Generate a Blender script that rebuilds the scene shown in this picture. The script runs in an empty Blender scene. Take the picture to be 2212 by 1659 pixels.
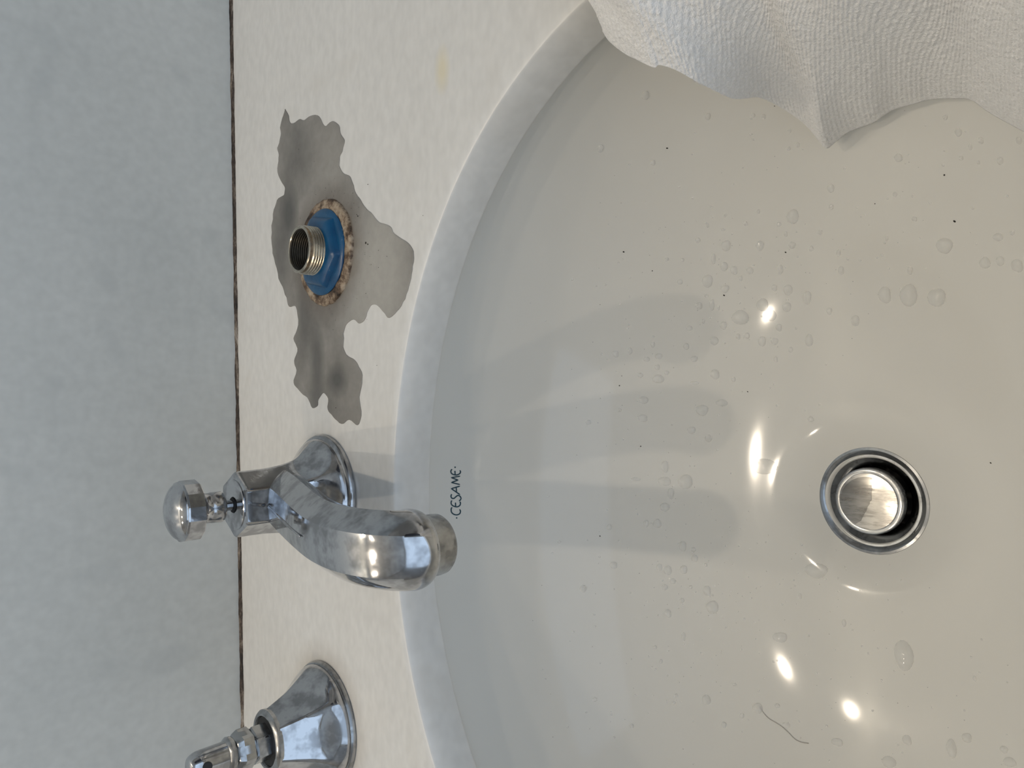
import bpy, bmesh, math, random
import numpy as np
from mathutils import Vector, Matrix, noise
sc = bpy.context.scene
COL = sc.collection
R = math.radians
random.seed(7)

# ------------------------------------------------------------------ camera
# world: X = to the right along the wall, Y = into the wall (wall face at 0), Z = up (counter top at 0), metres
FPX = 1600.0; PX, PY = 1106.0, 829.5
TILT, ROLL = R(47.0), R(0.9)
F = np.array([0, math.sin(TILT), -math.cos(TILT)])
_R0 = np.array([0, -math.cos(TILT), -math.sin(TILT)]); _U0 = np.array([1.0, 0, 0])
RT = math.cos(ROLL)*_R0 - math.sin(ROLL)*_U0
UP = math.sin(ROLL)*_R0 + math.cos(ROLL)*_U0
CAM = np.array([0.0, -0.4669, 0.195])
cd = bpy.data.cameras.new('camera'); cam = bpy.data.objects.new('camera', cd); COL.objects.link(cam)
cd.sensor_width = 36.0; cd.lens = FPX/2212.0*36.0; cd.clip_start = 0.01
cam.matrix_world = Matrix(((RT[0], UP[0], -F[0], CAM[0]), (RT[1], UP[1], -F[1], CAM[1]), (RT[2], UP[2], -F[2], CAM[2]), (0, 0, 0, 1)))
sc.camera = cam

# ------------------------------------------------------------------ light
w = bpy.data.worlds.new('World'); sc.world = w; w.use_nodes = True
w.node_tree.nodes['Background'].inputs[0].default_value = (0.62, 0.78, 1.0, 1)
w.node_tree.nodes['Background'].inputs[1].default_value = 1.0
WARM = (1.0, 0.86, 0.68)
def lamp(x, y, z, power, rad=0.022):
    l = bpy.data.lights.new('vanity_bulb', 'POINT'); l.energy = power; l.color = WARM; l.shadow_soft_size = rad
    o = bpy.data.objects.new('vanity_bulb', l); COL.objects.link(o); o.location = (x, y, z)
for bx in (0.01, -0.245, -0.51):
    lamp(bx, -0.215, 0.90, 2.95, 0.011)      # row of three bulbs over the basin
lamp(0.01, -0.045, 0.82, 1.5, 0.013)         # one more bulb close to the wall
def area(name, loc, rot, sx, sy, power, color):
    l = bpy.data.lights.new(name, 'AREA'); l.shape = 'RECTANGLE'; l.size = sx; l.size_y = sy; l.energy = power; l.color = color
    o = bpy.data.objects.new(name, l); COL.objects.link(o); o.location = loc; o.rotation_euler = rot
area('window_daylight', (0.05, -2.06, 0.40), (R(90), 0, 0), 2.50, 2.40, 5.6, (0.74, 0.88, 1.0))
sc.view_settings.view_transform = 'Standard'; sc.view_settings.look = 'None'
sc.view_settings.gamma = 1.0; sc.view_settings.use_curve_mapping = False
sc.view_settings.exposure = 0.0
sc.cycles.use_denoising = True
sc.cycles.blur_glossy = 0.3
sc.cycles.max_bounces = 5; sc.cycles.diffuse_bounces = 3; sc.cycles.glossy_bounces = 4; sc.cycles.transparent_max_bounces = 6
sc.cycles.use_adaptive_sampling = True; sc.cycles.adaptive_threshold = 0.05

# ------------------------------------------------------------------ helpers
def ray(x, y): return F + RT*((x-PX)/FPX) - UP*((y-PY)/FPX)
def on_z(x, y, z=0.0):
    d = ray(x, y); return CAM + d*((z-CAM[2])/d[2])
def tag(o, label=None, cat=None, group=None, kind=None):
    if label: o['label'] = label
    if cat: o['category'] = cat
    if group: o['group'] = group
    if kind: o['kind'] = kind
    return o
def obj(name, me, mat, parent=None, smooth=True):
    o = bpy.data.objects.new(name, me); COL.objects.link(o)
    if mat: me.materials.append(mat)
    if smooth: me.polygons.foreach_set('use_smooth', [True]*len(me.polygons))
    if parent: o.parent = parent
    return o
def mesh(name, v, f):
    me = bpy.data.meshes.new(name); me.from_pydata([tuple(map(float, p)) for p in v], [], f); me.update(); return me
def empty(name, loc):
    o = bpy.data.objects.new(name, None); COL.objects.link(o); o.location = loc; o.empty_display_size = 0.02; return o
def box(name, a, b, mat, parent=None, bevel=0.0):
    bm = bmesh.new(); bmesh.ops.create_cube(bm, size=1.0)
    for v in bm.verts:
        v.co = Vector([(a[i]+b[i])/2 + v.co[i]*(b[i]-a[i]) for i in range(3)])
    if bevel: bmesh.ops.bevel(bm, geom=bm.edges[:], offset=bevel, segments=2, affect='EDGES')
    me = bpy.data.meshes.new(name); bm.to_mesh(me); bm.free()
    return obj(name, me, mat, parent, False)
def rings(name, rs, mat, parent=None, cap0=True, cap1=True, sharp=None, smooth=True):
    n = len(rs[0]); v = [p for r in rs for p in r]; f = []
    for i in range(len(rs)-1):
        for j in range(n):
            k = (j+1) % n
            f.append((i*n+j, i*n+k, (i+1)*n+k, (i+1)*n+j))
    if cap0: f.append(tuple(reversed(range(n))))
    if cap1: f.append(tuple(range((len(rs)-1)*n, len(rs)*n)))
    me = mesh(name, v, f)
    o = obj(name, me, mat, parent, smooth)
    bm = bmesh.new(); bm.from_mesh(me); bmesh.ops.recalc_face_normals(bm, faces=bm.faces[:]); bm.to_mesh(me); bm.free()
    if sharp: me.set_sharp_from_angle(angle=R(sharp))
    return o
def lathe(name, prof, mat, parent=None, n=64, sharp=35, cap0=True, cap1=True, hexw=None, rot=0.0):
    """prof: (r, z[, hexness]) ; hexness 0..1 blends the ring from a circle to a soft hexagon with flats facing -Y"""
    rs = []
    for p in prof:
        hx = p[2] if len(p) > 2 else 0.0
        ring = []
        for j in range(n):
            a = 2*math.pi*j/n
            k = ((a+R(30)) % R(60)) - R(30)      # angle from nearest vertex
            d = R(30)-abs(k)                      # angle from flat centre
            rh = math.cos(R(30))/math.cos(d)
            rh = min(rh, 0.985)                   # eased corner
            rr = p[0]*((1-hx) + hx*rh)
            ring.append((rr*math.cos(a+rot), rr*math.sin(a+rot), p[1]))
        rs.append(ring)
    return rings(name, rs, mat, parent, cap0, cap1, sharp)
def tube(name, pts, rad, mat, parent=None, n=8):
    rs = []; pts = [Vector(p) for p in pts]
    for i, p in enumerate(pts):
        t = (pts[min(i+1, len(pts)-1)]-pts[max(i-1, 0)]).normalized()
        a = t.orthogonal().normalized() if abs(t.z) > .9 else t.cross(Vector((0, 0, 1))).normalized(); b = t.cross(a)
        r = rad(i/(len(pts)-1)) if callable(rad) else rad
        rs.append([p+a*r*math.cos(2*math.pi*j/n)+b*r*math.sin(2*math.pi*j/n) for j in range(n)])
    return rings(name, rs, mat, parent)

# ------------------------------------------------------------------ materials
def mat(name):
    m = bpy.data.materials.new(name); m.use_nodes = True
    nt = m.node_tree; b = nt.nodes['Principled BSDF']; return m, nt, b
def N(nt, t, **kw):
    n = nt.nodes.new(t)
    for k, v in kw.items():
        if k.startswith('i_'): n.inputs[k[2:].replace('_', ' ')].default_value = v
        else: setattr(n, k, v)
    return n
def coords(nt, scale=(1, 1, 1), kind='Object'):
    tc = N(nt, 'ShaderNodeTexCoord'); mp = N(nt, 'ShaderNodeMapping'); mp.inputs['Scale'].default_value = scale
    nt.links.new(tc.outputs[kind], mp.inputs['Vector']); return mp.outputs['Vector']
def tex(nt, vec, scale, detail=4, rough=0.55):
    n = N(nt, 'ShaderNodeTexNoise'); n.inputs['Scale'].default_value = scale; n.inputs['Detail'].default_value = detail
    n.inputs['Roughness'].default_value = rough; nt.links.new(vec, n.inputs['Vector']); return n.outputs['Fac']
def ramp(nt, fac, stops):
    r = N(nt, 'ShaderNodeValToRGB'); e = r.color_ramp.elements
    while len(e) < len(stops): e.new(0.5)
    for el, (p, c) in zip(e, stops): el.position = p; el.color = (*c, 1) if len(c) == 3 else c
    nt.links.new(fac, r.inputs['Fac']); return r.outputs['Color']
def mix(nt, a, b, fac, mode='MIX'):
    m = N(nt, 'ShaderNodeMix', data_type='RGBA', blend_type=mode)
    for sock, val in ((m.inputs[6], a), (m.inputs[7], b), (m.inputs[0], fac)):
        if isinstance(val, (tuple, float, int)): sock.default_value = val if not isinstance(val, tuple) else (*val, 1)
        else: nt.links.new(val, sock)
    return m.outputs[2]
def bump(nt, b, h, strength=0.2, dist=0.001):
    n = N(nt, 'ShaderNodeBump'); n.inputs['Strength'].default_value = strength; n.inputs['Distance'].default_value = dist
    nt.links.new(h, n.inputs['Height']); nt.links.new(n.outputs['Normal'], b.inputs['Normal']); return n
def plain(name, col, rough=0.5, metal=0.0, nscale=40, var=0.12):
    m, nt, b = mat(name); v = coords(nt)
    c = ramp(nt, tex(nt, v, nscale, 1), [(0.3, tuple(x*(1-var) for x in col)), (0.7, tuple(min(1, x*(1+var)) for x in col))])
    nt.links.new(c, b.inputs['Base Color']); b.inputs['Roughness'].default_value = rough; b.inputs['Metallic'].default_value = metal
    return m

def marble(name, lo, hi, stretch, spotcol, stains=()):
    m, nt, b = mat(name); v = coords(nt, stretch)
    big = tex(nt, v, 7, 4, 0.6); fine = tex(nt, v, 160, 1, 0.6)
    c = ramp(nt, big, [(0.3, lo), (0.68, hi)])
    c = mix(nt, c, ramp(nt, fine, [(0.3, (0.86, 0.86, 0.86)), (0.7, (1, 1, 1))]), 0.55, 'MULTIPLY')
    sp = ramp(nt, tex(nt, coords(nt), 34, 0, 0.4), [(0.68, (0, 0, 0)), (0.78, (1, 1, 1))])
    c = mix(nt, c, spotcol, N_mul(nt, sp, 0.35))
    for p, rx, ry, col, k in stains: c = blob(nt, p, None, rx, ry, col, c, k)
    nt.links.new(c, b.inputs['Base Color'])
    return m, nt, b
def N_mul(nt, col, k):
    n = N(nt, 'ShaderNodeMath', operation='MULTIPLY'); nt.links.new(col, n.inputs[0]); n.inputs[1].default_value = k; return n.outputs[0]

def blob(nt, x, y, rx, ry, col, c, k):
    """a soft stain with its own place and size on the stone"""
    p = on_z(560+x/2.306, 220+y/2.306) if y is not None else x
    s = N(nt, 'ShaderNodeMapping'); tc = N(nt, 'ShaderNodeTexCoord'); nt.links.new(tc.outputs['Object'], s.inputs['Vector'])
    s.inputs['Location'].default_value = (-p[0]/rx, -p[1]/ry, 0); s.inputs['Scale'].default_value = (1/rx, 1/ry, 0)
    g = N(nt, 'ShaderNodeTexGradient', gradient_type='SPHERICAL'); nt.links.new(s.outputs[0], g.inputs[0])
    return mix(nt, c, col, N_mul(nt, ramp(nt, g.outputs['Fac'], [(0.0, (0, 0, 0)), (0.75, (1, 1, 1))]), k))
M = {}
M['wall'], nt, b = marble('grey_marble_wall', (0.57, 0.575, 0.545), (0.645, 0.645, 0.61), (1, 1, 1), (0.46, 0.47, 0.455)); b.inputs['Roughness'].default_value = 0.42
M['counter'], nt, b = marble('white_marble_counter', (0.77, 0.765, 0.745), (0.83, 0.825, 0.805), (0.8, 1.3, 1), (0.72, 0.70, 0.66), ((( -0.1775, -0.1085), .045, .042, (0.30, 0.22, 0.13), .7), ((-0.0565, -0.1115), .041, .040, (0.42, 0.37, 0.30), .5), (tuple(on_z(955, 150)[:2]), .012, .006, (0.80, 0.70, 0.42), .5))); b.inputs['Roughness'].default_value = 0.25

m, nt, b = mat('white_porcelain'); M['porcelain'] = m
v = coords(nt); c = ramp(nt, tex(nt, v, 9, 3), [(0.3, (0.735, 0.725, 0.685)), (0.7, (0.77, 0.76, 0.72))])
nt.links.new(c, b.inputs['Base Color']); b.inputs['Roughness'].default_value = 0.075; b.inputs['Specular IOR Level'].default_value = 0.32

def chrome(name, base=(0.57, 0.58, 0.60), r0=0.04, r1=0.22, stretch=(1, 1, 1)):
    m, nt, b = mat(name); v = coords(nt, stretch)
    n1 = tex(nt, v, 190, 4, 0.6); n2 = tex(nt, v, 95, 3, 0.65)
    rr = ramp(nt, n2, [(0.42, (r0,)*3), (0.70, (r1,)*3)])
    nt.links.new(rr, b.inputs['Roughness'])
    c = ramp(nt, n2, [(0.44, base), (0.60, tuple(x*0.62 for x in base))])
    nt.links.new(c, b.inputs['Base Color']); b.inputs['Metallic'].default_value = 1.0
    bump(nt, b, n1, 0.05, 0.0004)
    return m
M['chrome'] = chrome('water_spotted_chrome')
M['chrome_old'] = chrome('dull_limescaled_chrome', (0.46, 0.47, 0.48), 0.14, 0.36)
M['brushed'] = chrome('brushed_steel', (0.50, 0.48, 0.45), 0.16, 0.32, (6, 1, 1))
M['pipe'] = chrome('worn_nickel_brass_pipe', (0.62, 0.56, 0.46), 0.16, 0.40)
M['dark'] = plain('black_rubber_and_hole_shade', (0.012, 0.012, 0.013), 0.6)  # rubber black, also painted in as shade inside the throat, gap and holes
M['ink'] = plain('dark_teal_print', (0.012, 0.055, 0.085), 0.3)

m, nt, b = mat('blue_plastic'); M['blue'] = m
v = coords(nt); n = tex(nt, v, 260, 4, 0.7)
c = ramp(nt, tex(nt, v, 90, 4), [(0.3, (0.003, 0.050, 0.135)), (0.7, (0.006, 0.090, 0.21))])
c = mix(nt, c, (0.42, 0.47, 0.46), ramp(nt, n, [(0.66, (0, 0, 0)), (0.76, (0.6, 0.6, 0.6))]))
nt.links.new(c, b.inputs['Base Color']); b.inputs['Roughness'].default_value = 0.28; bump(nt, b, n, 0.25, 0.0006)

m, nt, b = mat('dirty_putty'); M['putty'] = m
v = coords(nt); n = tex(nt, v, 130, 5, 0.7)
c = ramp(nt, n, [(0.36, (0.015, 0.009, 0.006)), (0.47, (0.12, 0.075, 0.045)), (0.58, (0.36, 0.28, 0.20)), (0.75, (0.56, 0.48, 0.37))])
nt.links.new(c, b.inputs['Base Color']); b.inputs['Roughness'].default_value = 0.6; bump(nt, b, n, 0.6, 0.001)

m, nt, b = mat('grimy_caulk'); M['caulk'] = m
v = coords(nt, (1, 3, 3)); n = tex(nt, v, 45, 6, 0.75); n2 = tex(nt, v, 300, 3, 0.7)
c = ramp(nt, n, [(0.38, (0.018, 0.013, 0.010)), (0.50, (0.09, 0.065, 0.05)), (0.60, (0.30, 0.25, 0.20)), (0.72, (0.55, 0.51, 0.46))])
c = mix(nt, c, ramp(nt, n2, [(0.35, (0.25, 0.22, 0.2)), (0.6, (1, 1, 1))]), 0.8, 'MULTIPLY')
nt.links.new(c, b.inputs['Base Color']); b.inputs['Roughness'].default_value = 0.7; bump(nt, b, n2, 0.5, 0.001)

m, nt, b = mat('white_terry'); M['towel'] = m
v = coords(nt); n = tex(nt, v, 900, 3, 0.7); n2 = tex(nt, v, 60, 3)
c = ramp(nt, n, [(0.25, (0.84, 0.83, 0.82)), (0.65, (0.98, 0.97, 0.96))])
nt.links.new(c, b.inputs['Base Color']); b.inputs['Roughness'].default_value = 0.95
b.inputs['Sheen Weight'].default_value = 0.3; bump(nt, b, n, 0.7, 0.0012)

def water(name, tint, milk):
    m = bpy.data.materials.new(name); m.use_nodes = True; nt = m.node_tree; nt.nodes.clear()
    out = N(nt, 'ShaderNodeOutputMaterial'); tr = N(nt, 'ShaderNodeBsdfTransparent'); gl = N(nt, 'ShaderNodeBsdfGlossy')
    gl.inputs['Roughness'].default_value = 0.07; fr = N(nt, 'ShaderNodeFresnel'); fr.inputs['IOR'].default_value = 1.45
    n = tex(nt, coords(nt), 30, 2); tc = ramp(nt, n, [(0.3, tint), (0.7, tuple(min(1, t*1.02) for t in tint))])
    nt.links.new(tc, tr.inputs['Color'])
    mx = N(nt, 'ShaderNodeMixShader'); geo = N(nt, 'ShaderNodeNewGeometry'); inv = N(nt, 'ShaderNodeMath', operation='SUBTRACT'); inv.inputs[0].default_value = 1.0; nt.links.new(geo.outputs['Backfacing'], inv.inputs[1])
    mu = N(nt, 'ShaderNodeMath', operation='MULTIPLY'); nt.links.new(fr.outputs[0], mu.inputs[0]); nt.links.new(inv.outputs[0], mu.inputs[1]); nt.links.new(mu.outputs[0], mx.inputs[0]); nt.links.new(tr.outputs[0], mx.inputs[1]); nt.links.new(gl.outputs[0], mx.inputs[2])
    df = N(nt, 'ShaderNodeBsdfDiffuse'); df.inputs['Color'].default_value = (1.0, 1.0, 0.98, 1)
    m2 = N(nt, 'ShaderNodeMixShader'); m2.inputs[0].default_value = milk; nt.links.new(mx.outputs[0], m2.inputs[1]); nt.links.new(df.outputs[0], m2.inputs[2])
    nt.links.new(m2.outputs[0], out.inputs['Surface']); return m
M['water'] = water('clear_water', (1.0, 1.0, 1.0), 0.26)
M['film'] = water('water_film', (0.74, 0.74, 0.74), 0.0)

# ------------------------------------------------------------------ the room
RX0, RX1, RY, Z0F, Z1C = -1.25, 1.35, -2.0, -0.85, 1.65
M['paint'] = plain('off_white_paint', (0.66, 0.65, 0.62), 0.7, nscale=6, var=0.04); M['side'] = plain('taupe_paint', (0.42, 0.40, 0.37), 0.7, nscale=6, var=0.05)
M['floor'] = plain('brown_floor', (0.16, 0.085, 0.055), 0.35, nscale=5, var=0.3)
M['added_door'] = plain('added_dark_door', (0.035, 0.028, 0.032), 0.4, nscale=9, var=0.3)  # dark tone for the added door, seen only in reflections
M['frame'] = plain('white_frame', (0.75, 0.75, 0.74), 0.4, var=0.03)
def setting(o): return tag(o, kind='structure')
setting(box('wall_back', (RX0, 0, Z0F), (RX1, 0.1, Z1C), M['wall']))
setting(box('wall_left', (RX0-0.1, RY-0.1, Z0F), (RX0, 0.1, Z1C), M['side']))
setting(box('wall_right', (RX1, RY-0.1, Z0F), (RX1+0.1, 0.1, Z1C), M['side']))
setting(box('floor', (RX0-0.1, RY-0.1, Z0F-0.1), (RX1+0.1, 0.1, Z0F), M['floor']))
setting(box('ceiling', (RX0-0.1, RY-0.1, Z1C), (RX1+0.1, 0.1, Z1C+0.1), M['paint']))
wx0, wx1, wz0, wz1 = -1.22, 1.32, -0.82, 1.62
bm = bmesh.new()
for a, c in (((RX0, RY-0.1, Z0F), (wx0, RY, Z1C)), ((wx1, RY-0.1, Z0F), (RX1, RY, Z1C)), ((wx0, RY-0.1, Z0F), (wx1, RY, wz0)), ((wx0, RY-0.1, wz1), (wx1, RY, Z1C))):
    r = bmesh.ops.create_cube(bm, size=1.0)
    for vv in r['verts']: vv.co = Vector([(a[i]+c[i])/2+vv.co[i]*(c[i]-a[i]) for i in range(3)])
me = bpy.data.meshes.new('wall_front'); bm.to_mesh(me); bm.free(); setting(obj('wall_front', me, M['paint'], None, False))
win = setting(empty('window_1', ((wx0+wx1)/2, RY-0.03, wz0)))
hw = (wx1-wx0)/2; wh = wz1-wz0
for a, c in (((-hw, -.02, 0), (-hw+.02, .02, wh)), ((hw-.02, -.02, 0), (hw, .02, wh)), ((-hw+.02, -.02, 0), (hw-.02, .02, .02)), ((-hw+.02, -.02, wh-.02), (hw-.02, .02, wh))):
    box('window_frame', a, c, M['frame'], win)
dr = setting(empty('added_door_1', (RX1-0.02, -1.10, Z0F)))  # unseen door, added so the chrome has something dark to reflect
box('added_door_leaf', (-0.018, -0.40, 0), (0.018, 0.40, 2.0), M['added_door'], dr)
box('added_door_handle', (-0.05, -0.36, 0.98), (-0.02, -0.26, 1.0), M['chrome'], dr)

# ------------------------------------------------------------------ counter with oval cutout
BC = np.array([-0.0565, -0.3360]); CA, CB = 0.1945, 0.1605          # cutout half axes
CT = 0.020                                                        # slab thickness
CY1 = -0.62
NS = 240
def oval(a, r=1.0, da=0.0): return (BC[0]+(CA*r+da)*math.cos(a), BC[1]+(CB*r+da)*math.sin(a))
def rect_hit(a):
    dx, dy = CA*math.cos(a), CB*math.sin(a); ts = []
    if dx > 1e-9: ts.append((RX1-BC[0])/dx)
    if dx < -1e-9: ts.append((RX0-BC[0])/dx)
    if dy > 1e-9: ts.append((0-BC[1])/dy)
    if dy < -1e-9: ts.append((CY1-BC[1])/dy)
    t = min(ts); return (BC[0]+dx*t, BC[1]+dy*t)
angs = [2*math.pi*i/NS for i in range(NS)]
for cx, cy in ((RX0, 0), (RX1, 0), (RX0, CY1), (RX1, CY1)):
    angs.append(math.atan2((cy-BC[1])/CB, (cx-BC[0])/CA) % (2*math.pi))
angs = sorted(set(angs)); NA = len(angs)
rs = []
rs.append([(*rect_hit(a), -CT) for a in angs]); rs.append([(*rect_hit(a), 0.0) for a in angs])
for rr in (1.25, 1.08, 1.03): rs.append([(*oval(a, rr), 0.0) for a in angs])
for da, z in ((0.0006, 0.0), (0.0001, -0.0004), (-0.0002, -0.0012), (-0.0012, -0.004), (-0.0018, -0.009), (-0.0018, -0.0185), (-0.0016, -0.0195), (-0.0010, -CT)):
    rs.append([(*oval(a, 1.0, da), z) for a in angs])
rs.append([(*oval(a, 1.08), -CT) for a in angs])
rs.append(rs[0])
v = [p for r in rs[:-1] for p in r]; f = []
nr = len(rs)-1
for i in range(nr):
    for j in range(NA):
        k = (j+1) % NA; i2 = (i+1) % nr
        f.append((i*NA+j, i*NA+k, i2*NA+k, i2*NA+j))
me = mesh('countertop', v, f); ct = obj('countertop', me, M['counter'])
bm = bmesh.new(); bm.from_mesh(me); bmesh.ops.recalc_face_normals(bm, faces=bm.faces[:]); bm.to_mesh(me); bm.free()
me.set_sharp_from_angle(angle=R(40))
tag(ct, 'white marble countertop with an oval cutout around the basin', 'countertop')

# grimy joint between wall and counter
vs = []; f = []; n = 1300
for i in range(n+1):
    x = RX0+(RX1-RX0)*i/n
    wob = 0.0006*noise.noise(Vector((x*60, 0, 0)))+0.0003*noise.noise(Vector((x*260, 3, 0)))
    for (y, z) in ((0.0005, -0.001), (0.0005, 0.0018+wob), (-0.0008, 0.0010+wob*.6), (-0.0021-wob*1.5, 0.0002), (-0.0021, -0.001)):
        vs.append((x, y, z))
for i in range(n):
    for j in range(4): f.append((i*5+j, i*5+j+1, i*5+j+6, i*5+j+5))
setting(obj('trim_1', mesh('trim_1', vs, f), M['caulk'])); bpy.data.objects['trim_1']['label'] = 'dark grimy caulk joint between wall and counter'

# ------------------------------------------------------------------ basin
BA, BB = 0.1975, 0.1635; BZ0, BDEP = -CT-0.0004, 0.130
DRC = BC+np.array([0.0006, 0.0052]); DRR = 0.0195
def bowl_z(x, y):
    r = math.hypot((x-BC[0])/BA, (y-BC[1])/BB)
    if r >= 1: return BZ0
    d = math.hypot(x-DRC[0], y-DRC[1])
    return BZ0 - BDEP*(1-r**2.5)**(1/1.9) - 0.0080*math.exp(-(d/0.0305)**4)
def surf_z(x, y):
    if math.hypot((x-BC[0])/CA, (y-BC[1])/CB) >= 1: return 0.0
    return bowl_z(x, y)
def hit(px, py, fn=surf_z):
    d = ray(px, py); a = 0.12
    while a < 0.75:
        p = CAM+d*a
        if p[2] < fn(p[0], p[1]):
            lo, hi = a-0.002, a
            for _ in range(24):
                m_ = (lo+hi)/2; p = CAM+d*m_
                if p[2] < fn(p[0], p[1]): hi = m_
                else: lo = m_
            return p
        a += 0.002
    return None
def bowl_n(p):
    e = 2e-4
    return Vector((-(bowl_z(p[0]+e, p[1])-bowl_z(p[0]-e, p[1]))/(2*e), -(bowl_z(p[0], p[1]+e)-bowl_z(p[0], p[1]-e))/(2*e), 1)).normalized()
basin = empty('basin', (BC[0], BC[1], BZ0-BDEP))
tag(basin, 'white oval undermount ceramic basin with dark blue lettering, wet inside', 'basin')
def local(o, par):
    o.parent = par; o.matrix_parent_inverse = Matrix.Translation(par.location).inverted()
    return o
n = 200; rs = []
ringsv = []
for r in (1.07, 1.012): ringsv.append([(BC[0]+BA*r*math.cos(2*math.pi*j/n), BC[1]+BB*r*math.sin(2*math.pi*j/n), BZ0) for j in range(n)])
for i in range(110):
    g = math.cos(math.pi/2*i/109); row = []
    for j in range(n):
        a = 2*math.pi*j/n
        xo, yo = BC[0]+BA*math.cos(a), BC[1]+BB*math.sin(a); xi, yi = DRC[0]+DRR*math.cos(a), DRC[1]+DRR*math.sin(a)
        x, y = xi+(xo-xi)*g, yi+(yo-yi)*g
        row.append((x, y, bowl_z(x, y)))
    ringsv.append(row)
shell = rings('bowl', ringsv, M['porcelain'], None, False, False)
local(shell, basin)
sol = shell.modifiers.new('Solidify', 'SOLIDIFY'); sol.thickness = 0.010; sol.offset = -1
for p in shell.data.polygons: pass
# make the shell normals face up so the thickness grows outwards
if sum(p.normal.z for p in shell.data.polygons) < 0: shell.data.flip_normals()

# printed name, drawn stroke by stroke (coordinates from a 4.74x crop of the photograph at 820,950)
strokes = [
 [(740, 690), (732, 712), (738, 745), (765, 765), (795, 768), (820, 755), (827, 730), (817, 712)],
 [(738, 620), (731, 645), (740, 668), (765, 682), (795, 686), (820, 672), (827, 648), (820, 632)], [(778, 684), (776, 642)],
 [(737, 556), (730, 578), (740, 598), (760, 600), (778, 585), (796, 571), (816, 573), (832, 594), (828, 613), (812, 626)],
 [(823, 562), (733, 500), (822, 474)], [(786, 536), (784, 487)],
 [(822, 458), (734, 437), (803, 412), (732, 388), (824, 372)],
 [(740, 300), (729, 320), (735, 343), (757, 356), (787, 360), (815, 349), (828, 330), (821, 312)], [(773, 359), (770, 317)]]
def smooth_line(pts, m_=8):
    P = [np.array(p, float) for p in pts]
    if len(P) < 4: return [P[i]+(P[i+1]-P[i])*t/m_ for i in range(len(P)-1) for t in range(m_)]+[P[-1]]
    Q = [2*P[0]-P[1]]+P+[2*P[-1]-P[-2]]; out = []
    for i in range(1, len(Q)-2):
        for k in range(m_):
            t = k/m_; a, b_, c_, d_ = Q[i-1], Q[i], Q[i+1], Q[i+2]
            out.append(0.5*((2*b_)+(-a+c_)*t+(2*a-5*b_+4*c_-d_)*t*t+(-a+3*b_-3*c_+d_)*t**3))
    return out+[P[-1]]
v = []; f = []
def on_bowl(x, y, off):
    p = hit(820+x/4.74, 950+y/4.74, bowl_z); nn = bowl_n(p); return Vector(p)+nn*off
sharp_idx = (4, 6)
for si, st in enumerate(strokes):
    L = smooth_line(st) if si not in sharp_idx else [np.array(st[i])+(np.array(st[i+1])-np.array(st[i]))*t/8 for i in range(len(st)-1) for t in range(8)]+[np.array(st[-1], float)]
    n = len(L); base = len(v); hwid = 6.4
    for i, p in enumerate(L):
        t = L[min(i+1, n-1)]-L[max(i-1, 0)]; t = t/np.linalg.norm(t); q = np.array([-t[1], t[0]])
        e = hwid*(0.55 if i in (0, n-1) else 1)
        v += [on_bowl(*(p-q*e), 0.00012), on_bowl(*(p), 0.0002), on_bowl(*(p+q*e), 0.00012)]
    for i in range(n-1):
        for j in (0, 1): f.append((base+i*3+j, base+i*3+j+1, base+i*3+j+4, base+i*3+j+3))
for cx, cy in ((788, 800), (772, 281)):
    base = len(v); v.append(on_bowl(cx, cy, 0.0002))
    for j in range(10): v.append(on_bowl(cx+8*math.cos(j*.6283), cy+8*math.sin(j*.6283), 0.00012))
    for j in range(10): f.append((base, base+1+j, base+1+(j+1) % 10))
let = obj('lettering', mesh('lettering', v, f), M['ink']); local(let, basin); let['label'] = 'dark blue handwritten style lettering reading CESAME between two dots'

# ------------------------------------------------------------------ drain
DZ = bowl_z(DRC[0]+DRR+0.001, DRC[1])
drain = empty('drain', (DRC[0], DRC[1], DZ))
tag(drain, 'round chrome drain fitting in the floor of the white basin', 'drain')
fl = lathe('flange', [(0.0200, 0.0001), (0.0242, 0.0003), (0.0247, 0.0009), (0.0243, 0.0016), (0.0232, 0.0018), (0.0218, 0.0010), (0.0198, -0.0010), (0.0180, -0.0024), (0.0164, -0.0034), (0.0156, -0.0042), (0.0154, -0.012), (0.0175, -0.012)], M['chrome_old'], drain, 96, 30, False, False)
lathe('throat', [(0.0155, -0.0100), (0.0154, -0.035), (0.001, -0.036)], M['dark'], drain, 48, 40, False, True)  # lined in black for the shade down the drain
plug = empty('drain_plug', (DRC[0]+0.0002, DRC[1]-0.0002, DZ+0.0002))
tag(plug, 'round metal pop-up plug standing slightly raised in the drain', 'plug')
lathe('plug_body', [(0.0100, -0.006), (0.0142, -0.003), (0.0151, 0.0010), (0.0151, 0.0045), (0.0147, 0.0054), (0.0132, 0.0058), (0.0128, 0.0056)], M['chrome_old'], plug, 80, 50)
lathe('plug_face', [(0.0129, 0.0052), (0.0128, 0.00585), (0.0126, 0.0059)], M['brushed'], plug, 80, 60)
lathe('plug_stem', [(0.003, -0.03), (0.003, -0.006)], M['dark'], plug, 16)
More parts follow.
